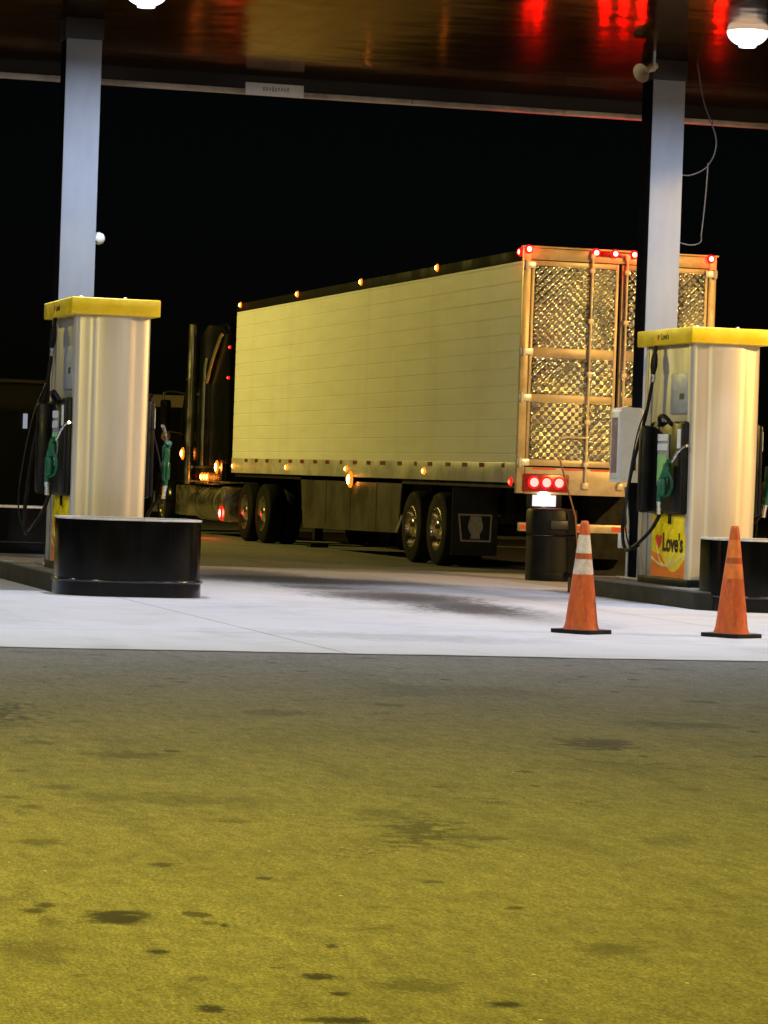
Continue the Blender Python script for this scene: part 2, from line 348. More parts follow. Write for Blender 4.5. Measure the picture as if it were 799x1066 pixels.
def bm_extrude_poly(bm, poly, z0, z1, axis='z', caps=True):
    """poly: list of 2-D points (counter-clockwise), extruded along an axis"""
    def P(p, h):
        if axis == 'z': return (p[0], p[1], h)
        if axis == 'x': return (h, p[0], p[1])
        return (p[0], h, p[1])
    a = [bm.verts.new(P(p, z0)) for p in poly]; b = [bm.verts.new(P(p, z1)) for p in poly]
    n = len(poly)
    for k in range(n): bm.faces.new((a[k], a[(k + 1) % n], b[(k + 1) % n], b[k]))
    if caps:
        bm.faces.new(a[::-1]); bm.faces.new(b)
    return bm

def rounded(x0, x1, y0, y1, r, n=8, corners=(1, 1, 1, 1)):
    pts = []
    for (cx, cy, a0, on) in ((x1 - r, y0 + r, -90, corners[0]), (x1 - r, y1 - r, 0, corners[1]), (x0 + r, y1 - r, 90, corners[2]), (x0 + r, y0 + r, 180, corners[3])):
        if on:
            for k in range(n + 1):
                a = math.radians(a0 + 90 * k / n); pts.append((cx + r * math.cos(a), cy + r * math.sin(a)))
        else:
            a = math.radians(a0 + 45); pts.append((cx + r * math.copysign(1, math.cos(a)), cy + r * math.copysign(1, math.sin(a))))
    return pts

def obj(name, bm, ms, parent=None, angle=32, loc=None):
    bmesh.ops.recalc_face_normals(bm, faces=bm.faces)
    me = bpy.data.meshes.new(name); bm.to_mesh(me); bm.free()
    for p in me.polygons: p.use_smooth = True
    me.set_sharp_from_angle(angle=math.radians(angle))
    for mm in (ms if isinstance(ms, (list, tuple)) else [ms]): me.materials.append(M[mm] if isinstance(mm, str) else mm)
    o = bpy.data.objects.new(name, me); COL.objects.link(o)
    if parent: o.parent = parent
    if loc: o.location = loc
    return o

def tag(o, label=None, cat=None, group=None, kind=None):
    if label: o['label'] = label
    if cat: o['category'] = cat
    if group: o['group'] = group
    if kind: o['kind'] = kind
    return o

def thing(name, label, cat, loc=(0, 0, 0), rz=0, group=None):
    o = bpy.data.objects.new(name, None); COL.objects.link(o)
    o.location = loc; o.rotation_euler = (0, 0, rz); o.empty_display_size = .2
    return tag(o, label, cat, group)

def copy_tree(o, parent=None):
    c = o.copy(); COL.objects.link(c)
    c.parent = parent
    for ch in [x for x in bpy.data.objects if x.parent == o]: copy_tree(ch, c)
    return c

def B(): return bmesh.new()
def box(*a, **k): return bm_box(B(), *a, **k)
def tube(*a, **k): return bm_tube(B(), *a, **k)

def smooth_path(pts, n=6):
    """Catmull-Rom through points"""
    P = [Vector(p) for p in pts]; P = [2 * P[0] - P[1]] + P + [2 * P[-1] - P[-2]]
    out = []
    for i in range(1, len(P) - 2):
        for k in range(n):
            t = k / n
            out.append(.5 * ((2 * P[i]) + (-P[i - 1] + P[i + 1]) * t + (2 * P[i - 1] - 5 * P[i] + 4 * P[i + 1] - P[i + 2]) * t * t + (-P[i - 1] + 3 * P[i] - 3 * P[i + 1] + P[i + 2]) * t ** 3))
    out.append(P[-2]); return out

def text_mesh(name, body, size, mtx, m, parent, bold=.0, sx=1.):
    cu = bpy.data.curves.new(name, 'FONT'); cu.body = body; cu.size = size; cu.align_x = 'CENTER'; cu.align_y = 'CENTER'
    cu.offset = bold; cu.extrude = .0012; cu.resolution_u = 4
    t = bpy.data.objects.new(name, cu); COL.objects.link(t)
    bpy.context.view_layer.update()
    me = bpy.data.meshes.new_from_object(t.evaluated_get(bpy.context.evaluated_depsgraph_get()))
    bpy.data.objects.remove(t)
    me.transform(mtx @ Matrix.Diagonal((sx, 1, 1, 1)))
    me.materials.clear(); me.materials.append(M[m])
    o = bpy.data.objects.new(name, me); COL.objects.link(o); o.parent = parent
    return o

def side_mtx(sgn, x, y, z):
    """flat art on a face whose outside is sgn * +X: reads left to right from outside"""
    X = Vector((0, 1, 0)) * sgn; Y = Vector((0, 0, 1)); Z = X.cross(Y)
    m = Matrix((X, Y, Z)).transposed().to_4x4(); m.translation = Vector((x, y, z)); return m

def flat_poly(pts, mtx, th=.002):
    bm = B()
    a = [bm.verts.new(mtx @ Vector((p[0], p[1], 0))) for p in pts]; b = [bm.verts.new(mtx @ Vector((p[0], p[1], th))) for p in pts]
    n = len(pts)
    for k in range(n): bm.faces.new((a[k], a[(k + 1) % n], b[(k + 1) % n], b[k]))
    bm.faces.new(b); bm.faces.new(a[::-1]); return bm

def heart(s):
    pts = []
    for k in range(40):
        t = 2 * PI * k / 40
        pts.append((s * 16 * math.sin(t) ** 3 / 17, s * (13 * math.cos(t) - 5 * math.cos(2 * t) - 2 * math.cos(3 * t) - math.cos(4 * t)) / 15))
    return pts

# ------------------------------------------------------------------ the ground
bm = B(); v = [bm.verts.new(p) for p in ((-900, -300, 0), (900, -300, 0), (900, 1500, 0), (-900, 1500, 0))]; bm.faces.new(v)
tag(obj('ground', bm, 'asphalt'), 'worn stained asphalt lot under yellow light', kind='structure')
# concrete slab with a slightly ragged front edge
bm = B(); n = 120; fr = []; bk = []
for i in range(n + 1):
    t = -6 + 30 * i / n
    fr.append(bm.verts.new((t, 20.86 + .018 * math.sin(t * 3.1) + random.uniform(-.02, .02) - .018 * (t - 6), .004)))
    bk.append(bm.verts.new((t, 39.4 + .12 * math.sin(t * 1.3) + random.uniform(-.05, .05), .004)))
for i in range(n): bm.faces.new((fr[i], fr[i + 1], bk[i + 1], bk[i]))
tag(obj('concrete_pad', bm, 'concrete'), 'pale concrete pad between the fuel pumps', kind='structure')
# dark joint where the slab meets the asphalt
bm = B()
for i in range(n):
    t0, t1 = -6 + 30 * i / n, -6 + 30 * (i + 1) / n
    e = lambda t: 20.80 - .018 * (t - 6)
    bm.faces.new([bm.verts.new(p) for p in ((t0, e(t0) + random.uniform(-.03, .0), .002), (t1, e(t1) + random.uniform(-.03, .0), .002), (t1, e(t1) + .10, .002), (t0, e(t0) + .10, .002))])
M['joint'] = mat('tar_joint', (.03, .03, .032), .8, 0, .4, 6)
tag(obj('pavement_joint', bm, 'joint'), 'dark tar joint along the front of the concrete pad', kind='structure')

# ------------------------------------------------------------------ islands and guards
def island(x0, x1, y0, y1, label):
    t = thing('pump_island', label, 'pump island', ((x0 + x1) / 2, y0, 0), 0, 'raised pump islands')
    w = (x1 - x0) / 2; L = y1 - y0
    obj('kerb', bm_extrude_poly(B(), rounded(-w, w, 0, L, .18), 0, .17), 'kerb', t, 40)
    obj('island_top', bm_extrude_poly(B(), rounded(-w + .05, w - .05, .05, L - .05, .15), .165, .185), 'island', t, 40)
    return t
island(5.12, 6.42, 29.45, 37.3, 'long dark kerbed island under the left yellow topped pump')
island(11.40, 12.78, 29.2, 33.35, 'short dark kerbed island under the right yellow topped pump')

def guard(loc, w, d, h, label):
    t = thing('island_guard', label, 'island guard', loc, 0, 'black island end guards')
    r = min(w, d) * .42
    def shell(inset, z0, z1, bm): return bm_extrude_poly(bm, rounded(-w / 2 + inset, w / 2 - inset, inset, d - inset, r - inset, 10), z0, z1, caps=True)
    bm = shell(0, .16, h - .012, B())
    obj('guard_shell', bm, 'guard', t, 40)
    bm = shell(-.012, 0, .135, B()); shell(.012, .135, .16, bm)
    obj('base_band', bm, 'guard', t, 40)
    P = rounded(-w / 2 - .012, w / 2 + .012, -.012, d + .012, r + .012, 10); P = [(p[0], p[1], .148) for p in P]
    obj('bead', tube(P + [P[0], P[1]], .018, 8, cap=False), 'bead', t, 60)
    # rolled rim and sunk lid
    P = rounded(-w / 2 + .004, w / 2 - .004, .004, d - .004, r - .004, 10); P = [(p[0], p[1], h - .006) for p in P]
    bm_ = tube(P + [P[0], P[1]], .011, 6, cap=False)
    obj('top_rim', bm_, 'rim_edge', t, 60)  # pale strip along the top edge of the guard
    return t
guard((5.79, 29.26, 0), 1.37, 1.0, .735, 'glossy black rounded guard before the left pump')
guard((12.22, 28.92, 0), 1.37, 1.0, .715, 'glossy black rounded guard behind the plain orange cone')
guard((5.77, 36.3, .165), 1.25, .9, .56, 'black guard at the back end behind the left pump')

# ------------------------------------------------------------------ fuel dispensers
def nozzle_parts(par, sg):
    e = 0 if sg < 0 else .10
    X = lambda x: sg * (x + e + .025)
    bm = B()
    bm_tube(bm, smooth_path([(X(.47), .22, 1.29), (X(.47), .30, 1.22), (X(.485), .37, 1.08), (X(.485), .40, .96), (X(.48), .41, .86)], 4), .027, 10)
    lo = [(X(.46), .26, 1.18), (X(.43), .22, 1.06), (X(.435), .28, .95), (X(.47), .37, .92)]
    bm_tube(bm, smooth_path(lo, 4), .016, 6)
    bm_box(bm, X(.46) - .033, X(.46) + .033, .25, .35, 1.11, 1.27, .025)
    bm_box(bm, X(.475) - .035, X(.475) + .035, .30, .43, .92, 1.12, .03)
    nz = obj('nozzle', bm, 'nozzle_green', par, 50)
    obj('spout', tube(smooth_path([(X(.44), .22, 1.28), (X(.41), .15, 1.38), (X(.38), .08, 1.44), (X(.36), .04, 1.45)], 5), .016, 8), 'chrome_small', nz)
    obj('swivel', tube([(X(.48), .41, .87), (X(.475), .42, .80), (X(.475), .43, .74)], .028, 10, radii=[.03, .024, .026]), 'chrome_small', nz)
    return nz

def make_pump(label):
    t = thing('fuel_dispenser', label, 'fuel pump', (5.70, 30.32, .185), 0, 'truck fuel dispensers with yellow caps')
    H = 2.50; L = 1.36
    # body core (side faces), stainless
    obj('body', box(-.335, .335, .06, L - .06, .0, H, .012), 'steel_side', t)
    obj('plinth', box(-.345, .345, .03, L - .03, -.001, .075, .008), 'black', t)
    # convex end panels with a folded middle pan
    def end_panel(y0, sgn):
        prof = [(-.352, .10), (-.352, .012), (-.345, .0), (-.30, -.012), (-.235, -.020), (-.205, -.022), (-.185, -.030), (-.160, -.040), (-.135, -.045), (-.06, -.054), (.05, -.056), (.12, -.052), (.165, -.044), (.19, -.034), (.22, -.026), (.27, -.014), (.33, .001), (.345, .012), (.352, .03), (.352, .10)]
        bm = B(); rows = []
        nz = 14
        for i in range(nz + 1):
            z = .08 + (H - .08) * i / nz
            k = 1 - .035 * (1 - i / nz) ** 1.5      # slightly narrower at the foot
            bulge = .018 * math.sin(PI * i / nz)
            rows.append([bm.verts.new((sgn * x * k, y0 + sgn * (y - bulge), z)) for x, y in prof])
        for a, b in zip(rows, rows[1:]):
            for k in range(len(prof) - 1): bm.faces.new((a[k], a[k + 1], b[k + 1], b[k]))
        bm.faces.new(rows[-1]); bm.faces.new(rows[0][::-1])
        obj('end_panel', bm, 'steel_end', t, 60)
    end_panel(.06, 1); end_panel(L - .06, -1)
    # yellow cap
    cap = obj('cap', box(-.415, .415, -.05, L + .02, H, H + .165, .012, seg=3), 'yellow', t)
    for x, y in ((-.3, .1), (.1, .05), (.3, .4)):
        obj('cap_bolt', bm_lathe(B(), [(.0, H + .185), (.013, H + .182), (.018, H + .175), (.018, H + .163)], 10, c=(x, y, 0)), 'label_white', cap)
    for sg in (-1, 1):
        X = lambda x: sg * x
        # cap lettering with heart
        text_mesh('cap_lettering', "Love's", .088, side_mtx(sg, X(.4155), .66 + sg * .03, H + .083), 'ink', cap, .003, .9)
        obj('cap_heart', flat_poly(heart(.035), side_mtx(sg, X(.4155), .66 - sg * .14, H + .083)), 'decal_red', cap)
        # holster: black tray with flared cheeks
        obj_h = B()
        x0, x1 = sorted((X(.335), X(.40)))
        bm_box(obj_h, x0, x1, .09, 1.0, .74, 1.70, .03)
        x0, x1 = sorted((X(.39), X(.53)))
        bm_box(obj_h, x0, x1, .86, .98, .745, 1.66, .04)
        pass
        x0, x1 = sorted((X(.39), X(.425)))
        bm_box(obj_h, x0, x1, .09, .36, .76, 1.68, .015)
        bm_tube(obj_h, smooth_path([(X(.40), .70, 1.66), (X(.45), .62, 1.74), (X(.46), .45, 1.75), (X(.42), .36, 1.66)], 4), .022, 8)
        h = obj('nozzle_holster', obj_h, 'black', t)
        # tall label plate with stripes
        def plate(y0, y1, z0, z1, x, m_, nm='label_plate'):
            a, b = sorted((X(x), X(x + .006))); obj(nm, box(a, b, y0, y1, z0, z1), m_, h)
        plate(.46, .74, 1.05, 1.56, .403, 'label_grey')
        plate(.47, .73, 1.50, 1.57, .411, 'label_white'); plate(.47, .73, 1.40, 1.47, .411, 'label_white')
        plate(.50, .72, 1.08, 1.36, .411, 'label_green' if sg < 0 else 'label_grey')
        plate(.50, .72, 1.03, 1.07, .411, 'label_blue')
        plate(.11, .19, 1.42, 1.62, .426, 'label_white', 'caution_sticker')
        # display panel above
        a, b = sorted((X(.335), X(.350)))
        d = obj('display_panel', box(a, b, .10, .60, 1.78, 2.20, .006), 'label_grey', t)
        a, b = sorted((X(.349), X(.354))); obj('display_window', box(a, b, .25, .36, 1.93, 1.99), 'dark_slot', d)
        # side post strips
        a, b = sorted((X(.335), X(.347)))
        obj('corner_trim', box(a, b, 1.12, 1.27, .08, H - .01, .004), 'steel_side', t)
        # decal panel
        a, b = sorted((X(.335), X(.343)))
        dc = obj('decal_panel', box(a, b, .11, .98, .085, .735, .002), 'decal_yellow', t)
        mt = side_mtx(sg, X(.343), .545, .085)
        W = .43
        wave = [(-W, .0)] + [(W, .0)] + [(W - 2 * W * k / 24, .0 + .14 + .10 * math.sin(PI * 1.15 * (1 - k / 24.) + .35 * PI) * (1 if k < 12 else .8)) for k in range(25)]
        wave = [(-W, .0), (W, .0)] + [(W - 2 * W * k / 24, max(.03, .20 - .15 * math.sin(PI * min(1, k / 17.)) + .06 * (k / 24.) ** 2)) for k in range(25)]
        obj('decal_flame', flat_poly(wave, mt, .003), 'decal_orange', dc)
        # pale swoosh above the flame
        top = [(-W + 2 * W * k / 24, .12 + .16 * (abs(k / 24. - .42) / .58) ** 1.6) for k in range(25)]
        low = [(p[0], p[1] - .045 * (0.3 + abs(i / 24. - .42))) for i, p in enumerate(top)]
        obj('decal_swoosh', flat_poly([p for p in low] + top[::-1], mt, .004), 'decal_pale', dc)
        ring = [(-.06 + .25 * math.cos(a_), .36 + .25 * math.sin(a_)) for a_ in [PI + PI * k / 20 for k in range(21)]]
        ring2 = [(-.06 + .232 * math.cos(a_), .36 + .225 * math.sin(a_)) for a_ in [PI + PI * k / 20 for k in range(21)]]
        obj('decal_arc', flat_poly(ring + ring2[::-1], mt, .0032), 'decal_pale', dc)
        obj('decal_heart', flat_poly(heart(.085), side_mtx(sg, X(.343), .545 - sg * .235, .085 + .37), .0045), 'decal_red', dc)
        text_mesh('decal_lettering', "Love's", .255, side_mtx(sg, X(.347), .545 + sg * .12, .085 + .35), 'ink', dc, .0075, .82)
        # latch of the lower door
        a, b = sorted((X(.343), X(.36)))
        obj('latch', box(a, b, .48, .54, .64, .735, .006), 'black', dc)
        nozzle_parts(t, sg)
        # hose: retractor drop from the cap, down the back edge, loops to the nozzle
        br = B()
        bm_tube(br, [(X(.385), .93, 2.51), (X(.395), .93, 2.42)], .018, 8)
        bm_tube(br, [(X(.395), .93, 2.42), (X(.40), .93, 2.36), (X(.405), .93, 2.28), (X(.41), .93, 2.20)], .03, 10, radii=[.024, .034, .036, .022])
        bk = obj('breakaway', br, 'black', t)
        obj('coupling', tube([(X(.405), .93, 2.20), (X(.408), .94, 2.12)], .024, 10), 'chrome_small', bk)
        P = smooth_path([(X(.41), .94, 2.12), (X(.44), 1.02, 1.75), (X(.52), 1.13, 1.2), (X(.56), 1.20, .72), (X(.57), 1.19, .48), (X(.57), 1.08, .345), (X(.55), .88, .40), (X(.50), .60, .58), (X(.475 + (0 if sg < 0 else .10)), .43, .76)], 8)
        obj('hose', tube(P, .019, 8), 'rubber', t, 60)
        # thin retractor cord loop
        P = smooth_path([(X(.42), 1.0, 1.9), (X(.55), .95, 1.55), (X(.66), .85, 1.05), (X(.70), .80, .62), (X(.62), .82, .36), (X(.50), .90, .40)], 8)
        obj('vapour_hose', tube(P, .008, 6), 'rubber', t, 60)
    return t
p1 = make_pump('stainless fuel pump with yellow cap behind the fully visible black guard'); p1.scale = (1.055, 1.13, 1)
p2 = copy_tree(p1); p2.location = (12.07, 30.32, .185)
p2['label'] = 'stainless fuel pump with yellow cap beside the two orange cones'

# ------------------------------------------------------------------ columns
CH = 5.84
def column(x, y, label):
    t = thing('steel_column', label, 'column', (x, y, .18), 0, 'canopy columns')
    obj('shaft', box(-.182, .182, .013, .35, 0, CH - .181, .008), 'column_shade', t)
    obj('front_plate', box(-.184, .184, -.006, .012, .031, CH - .401, .004), 'column', t)
    obj('base_plate', box(-.27, .27, -.09, .43, .006, .03, .004), 'conduit', t)
    obj('cap_collar', box(-.20, .20, -.02, .36, CH - .40, CH - .182, .005), 'fascia', t)
    return t
column(5.68, 32.42, 'grey steel column rising behind the left pump')
column(12.10, 32.42, 'grey steel column rising behind the right pump')

# ------------------------------------------------------------------ canopy
t = thing('canopy', 'wide flat canopy with glossy metal ceiling over the pumps', 'canopy', (7.65, 30.6, CH))
x0, x1, y0, y1 = -8.5, 8.6, -8.6, 5.53
obj('ceiling', box(x0, x1, y0, y1, 0, .12), 'deck', t)
obj('roof_slab', box(x0, x1, y0, y1, .123, .75), 'fascia', t)
bm = B()
bm_box(bm, x0 - .12, x1 + .12, y1 + .003, y1 + .12, -.155, .95); bm_box(bm, x0 - .12, x1 + .12, y0 - .12, y0 - .003, -.155, .95)
bm_box(bm, x0 - .12, x0 - .003, y0 - .002, y1 + .002, -.155, .95); bm_box(bm, x1 + .003, x1 + .12, y0 - .002, y1 + .002, -.155, .95)
fa = obj('fascia', bm, 'fascia', t)
bm = bm_box(B(), x0 - .12, x1 + .12, y1 - .012, y1 + .13, -.215, -.158, .006)
obj('fascia_lip', bm, 'lip', fa)
bm = B()
for k in range(9): bm_box(bm, x0 + 1.6 + 1.9 * k, x0 + 1.608 + 1.9 * k, y1 - .0135, y1 - .011, -.21, -.162)
obj('lip_seam', bm, 'dark_slot', fa)

def canopy_light(x, y, label, first=None):
    if first is None:
        t = thing('canopy_light', label, 'canopy light', (x, y, CH), 0, 'round lights under the canopy')
        pr = [(.21 * math.cos(1.2 * k / 14), -.002 - .150 * math.sin(1.2 * k / 14)) for k in range(15)]
        obj('refractor', bm_lathe(B(), pr, 32), 'canopy_glass', t, 80)
        z0 = pr[-1][1]; r0 = pr[-1][0]
        obj('lamp_lip', bm_lathe(B(), [(r0, z0 + .002), (r0 + .012, z0 - .006), (r0 + .010, z0 - .018), (r0 + .002, z0 - .019), (r0 - .002, z0)], 32), 'canopy_glass', t, 80)
        obj('lamp_disc', bm_lathe(B(), [(r0 - .003, z0 - .0005), (0, z0 - .001)], 32), 'canopy_disc', t, 80)
        return t
    c = copy_tree(first); c.location = (x, y, CH); c['label'] = label; return c
cl = canopy_light(12.02, 30.0, 'round white light glowing on the ceiling by the right column')
canopy_light(5.90, 30.3, 'round white light glowing on the ceiling above the left pump', cl)
canopy_light(8.8, 23.2, 'round white canopy light over the middle of the front drive', cl)
canopy_light(2.6, 23.2, 'round white canopy light at the front left of the canopy', cl)
canopy_light(-.5, 30.2, 'round white canopy light over the empty bay left of the left pump', cl)
canopy_light(14.8, 23.2, 'round white canopy light at the front right of the canopy', cl)

# sign on the lip, speaker, camera, wire
t = thing('clearance_sign', 'small pale faded sign hung on the canopy edge', 'sign', (8.59, 36.125, 5.632))
obj('sign_board', box(-.35, .35, -.012, .012, -.02, .125, .003), 'label_white', t)
bm = B()
random.seed(3)
for k in range(9):
    x = -.14 + .036 * k; bm_box(bm, x, x + .022, -.0145, -.0115, .03 + random.uniform(0, .015), .075 + random.uniform(0, .015))
obj('faded_print', bm, 'label_grey', t)

t = thing('horn_speaker', 'cream horn loudspeaker under the ceiling beside the right column', 'loudspeaker', (11.60, 31.85, CH))
d = Matrix.Rotation(math.radians(-35), 4, 'Z') @ Matrix.Rotation(math.radians(-22), 4, 'X')
bm = bm_lathe(B(), [(0, -.16), (.05, -.16), (.055, -.05), (.045, -.03), (.05, .03), (.075, .10), (.125, .16), (.13, .165), (.12, .16), (.06, .09), (.03, .02), (0, .02)], 24, 'y')
bmesh.ops.transform(bm, matrix=Matrix.Translation((.03, -.03, -.2)) @ Matrix.Scale(.8, 4) @ Matrix.Rotation(math.radians(122), 4, 'Z') @ Matrix.Rotation(math.radians(-24), 4, 'X'), verts=bm.verts)
obj('horn', bm, 'cream', t, 50)
bm = bm_box(B(), .085, .11, -.035, .005, -.2, .0); bm_box(bm, .03, .11, -.035, .005, -.215, -.195)
obj('bracket', bm, 'conduit', t)

t = thing('security_camera', 'small white dome camera on the left column', 'security camera', (5.866, 32.56, 3.586))
obj('mount', bm_lathe(B(), [(0, -.011), (.045, -.011), (.045, .03), (0, .03)], 20, 'x'), 'dome', t)
obj('dome', bm_lathe(B(), [(.06, .028), (.066, .06), (.05, .1), (.02, .118), (0, .12)], 20, 'x'), 'dome', t)

P = smooth_path([(12.46, 32.54, 5.84), (12.55, 32.54, 5.43), (12.72, 32.56, 5.02), (12.65, 32.59, 4.75), (12.46, 32.59, 4.63), (12.29, 32.57, 4.62)], 8)
bm = bm_tube(B(), P, .008, 6)
P = smooth_path([(12.65, 32.60, 4.77), (12.63, 32.60, 4.36), (12.60, 32.6, 4.0), (12.59, 32.6, 3.90), (12.46, 32.57, 3.86), (12.29, 32.57, 3.89)], 8)
bm_tube(bm, P, .007, 6)
tag(obj('hanging_wire', bm, 'wire', None, 60), 'loose grey wire hanging from the ceiling at the right column', 'wire')

# white dispenser cabinet on the right column
t = thing('dispenser_cabinet', 'white wall cabinet fixed to the side of the right column', 'cabinet', (11.775, 32.33, 1.24))
bm = bm_extrude_poly(B(), rounded(-.13, .13, 0, .81, .05, 6, (0, 1, 1, 0)), 0, .30, 'y')
cab = obj('shell', bm, 'white_box', t, 40)
obj('window_frame', box(-.142, -.131, .02, .28, .04, .77, .004), 'label_white', t)
obj('window', box(-.146, -.1425, .06, .24, .10, .70), 'pink_glass', t)
obj('slot', box(.03, .055, -.004, .004, .13, .36), 'dark_slot', t)
t = thing('junction_box', 'small white box on a thin pipe beside the right column', 'junction box', (11.83, 32.64, .49))
obj('box', box(-.05, .05, -.05, .05, .03, .2, .012), 'label_white', t)
obj('conduit', tube([(.062, .03, -.31), (.062, .03, .33), (.03, .06, .7)], .018, 10), 'conduit', t)

# ------------------------------------------------------------------ bin and pole
t = thing('waste_bin', 'black ribbed waste bin standing behind the banded orange cone', 'waste bin', (12.45, 36.95, .004))
oct_ = lambda r: [(r * math.cos(PI / 8 + PI / 4 * k), r * math.sin(PI / 8 + PI / 4 * k)) for k in range(8)]
def stack(levels, n=32, sq=.28):
    bm = B(); rings = []
    for r, z in levels:
        ring = []
        for k in range(n):
            a = 2 * PI * k / n
            f = 1 / max(abs(math.cos((a + PI / 8) % (PI / 4) - PI / 8)), .001) * .955
            rr = r * (1 * (1 - sq) + sq * f)
            ring.append(bm.verts.new((rr * math.cos(a), rr * math.sin(a), z)))
        rings.append(ring)
    for a, b in zip(rings, rings[1:]):
        for k in range(n): bm.faces.new((a[k], a[(k + 1) % n], b[(k + 1) % n], b[k]))
    bm.faces.new(rings[0][::-1]); bm.faces.new(rings[-1]); return bm
lv = [(.295, 0), (.30, .02), (.302, .10)] + [(.30 + (.005 if k % 2 else -.001), .12 + .016 * k) for k in range(28)]
obj('drum', stack(lv), 'bin', t, 50)
obj('lid', stack([(.308, .572), (.312, .59), (.312, .845), (.300, .875), (.27, .885), (.12, .893)]), 'bin', t, 40)
bm = box(-.12, .12, -.322, -.298, .63, .75, .02); obj('opening', bm, 'dark_slot', t)
t = thing('squeegee_pole', 'thin brown pole leaning up out of the waste bin', 'pole', (12.62, 36.55, .80))
obj('handle', tube([(0.06, -.02, -.62), (0, 0, 0), (-.22, .1, .78)], .011, 8), 'brown_rod', t)
obj('squeegee_head', box(-.0, .12, -.05, .01, -.68, -.61, .01), 'black', t)

# ------------------------------------------------------------------ cones
def cone(loc, rz, label, bands):
    t = thing('traffic_cone', label, 'traffic cone', loc, rz, 'orange traffic cones on the concrete')
    pr = [(.150, .028), (.142, .05), (.132, .08)]
    R = lambda z: .132 - (.132 - .034) * (z - .08) / (.90 - .08)
    zs = [.08, .2, .3, .4, .475, .478, .60, .603, .645, .648, .795, .798, .88]
    pr += [(R(z), z) for z in zs[1:]] + [(.030, .905), (.022, .91), (.0, .908)]
    idx = []
    for i in range(len(pr) - 1):
        zm = (pr[i][1] + pr[i + 1][1]) / 2
        idx.append(1 if (.478 < zm < .60 or .648 < zm < .795) else 0)
    obj('cone_body', bm_lathe(B(), pr, 36, mat_idx=idx), ['cone_orange', bands], t, 60)
    bm = bm_extrude_poly(B(), rounded(-.19, .19, -.19, .19, .05, 5), .0, .032)
    obj('base', bm, 'rubber', t, 40)
cone((8.455, 24.25, .004), .62, 'orange traffic cone with two pale reflective bands', 'cone_white')
cone((9.70, 24.11, .004), .52, 'plain dirty orange traffic cone before the right pump', 'cone_faded')

# ------------------------------------------------------------------ semi trailer
TX, TY = 13.86, 38.70
tr = thing('semi_trailer', 'long white box trailer with quilted steel rear doors and red lights', 'trailer', (TX, TY, 0))
HW = 1.30; TL = 16.45
# side skins: shallow horizontal ribs
for sg in (-1, 1):
    prof = []; z = 1.45
    while z < 4.02:
        for dz, dx in ((0, 0), (.100, 0), (.106, -.006), (.116, -.006), (.122, 0)): prof.append((HW - .004 + dx, z + dz))
        z += .222
    prof = [p for p in prof if p[1] < 4.04] + [(HW - .004, 4.05)]
    bm = B(); a = [bm.verts.new((sg * p[0], .06, p[1])) for p in prof]; b = [bm.verts.new((sg * p[0], TL - .02, p[1])) for p in prof]
    for k in range(len(prof) - 1): bm.faces.new((a[k], a[k + 1], b[k + 1], b[k]))
    obj('side_panel', bm, 'side', tr, 20)
    xa, xb = sorted((sg * (HW - .05), sg * (HW + .004)))
    obj('lower_rail', box(xa, xb, .06, TL, 1.19, 1.45, .006), 'trailer_rail', tr)
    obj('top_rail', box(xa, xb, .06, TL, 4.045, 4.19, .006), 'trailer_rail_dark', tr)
    bm = B()
    y = .55; k = 0
    while y < TL - .4:
        s_ = .22 if k % 5 else .12
        xa, xb = sorted((sg * (HW + .0045), sg * (HW + .010)))
        bm_box(bm, xa, xb, y, y + s_, 1.385, 1.44); y += .78 + (.1 if k % 3 == 0 else 0); k += 1
    obj('reflective_tape', bm, 'tape_red', tr)
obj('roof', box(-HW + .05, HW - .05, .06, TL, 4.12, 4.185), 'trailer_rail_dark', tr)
obj('front_wall', box(-HW + .01, HW - .01, TL - .06, TL - .012, 1.2, 4.11), 'side', tr)
obj('floor', box(-HW + .06, HW - .06, .1, TL - .07, 1.12, 1.30), 'chassis', tr)
# rear frame
bm = B()
bm_box(bm, -1.32, -1.215, -.02, .055, 1.06, 4.21, .008); bm_box(bm, 1.215, 1.32, -.02, .055, 1.06, 4.21, .008)
bm_box(bm, -1.212, 1.212, -.018, .055, 4.06, 4.208, .008)
bm_box(bm, -1.212, 1.212, -.03, .055, 1.055, 1.40, .008)
rf = obj('rear_frame', bm, 'frame', tr)
obj('header_lip', box(-1.335, 1.335, -.05, .06, 4.212, 4.235, .004), 'frame', rf)
# doors
def quilt(x0, x1, z0, z1, y, amp=.020, cell=.106, sub=9):
    bm = B(); st = cell / sub / 1.0
    nx = int((x1 - x0) / st); nz = int((z1 - z0) / st)
    g_ = []
    rnd = random.Random(int((x0 + z0 * 7) * 100))
    jit = {}
    for j in range(nz + 1):
        row = []
        for i in range(nx + 1):
            x = x0 + (x1 - x0) * i / nx; z = z0 + (z1 - z0) * j / nz
            u = (x + z) / cell; v = (x - z) / cell
            key = (math.floor(u), math.floor(v))
            if key not in jit: jit[key] = (rnd.uniform(.9, 1.1), rnd.uniform(-.12, .12), rnd.uniform(-.12, .12))
            k, jx, jz = jit[key]
            fu = u - key[0]; fv = v - key[1]
            h = amp * k * (math.sin(PI * fu) * math.sin(PI * fv)) ** .8 * (1 + jx * (fu - .5) + jz * (fv - .5))
            h += .010 * math.sin(x * 5.3 + 1.3 * math.sin(z * 3.1)) * math.sin(z * 4.1 + x * 2.2) + .018
            row.append(bm.verts.new((x, y - h * 1., z)))
        g_.append(row)
    for a, b in zip(g_, g_[1:]):
        for i in range(nx): bm.faces.new((a[i], a[i + 1], b[i + 1], b[i]))
    return bm
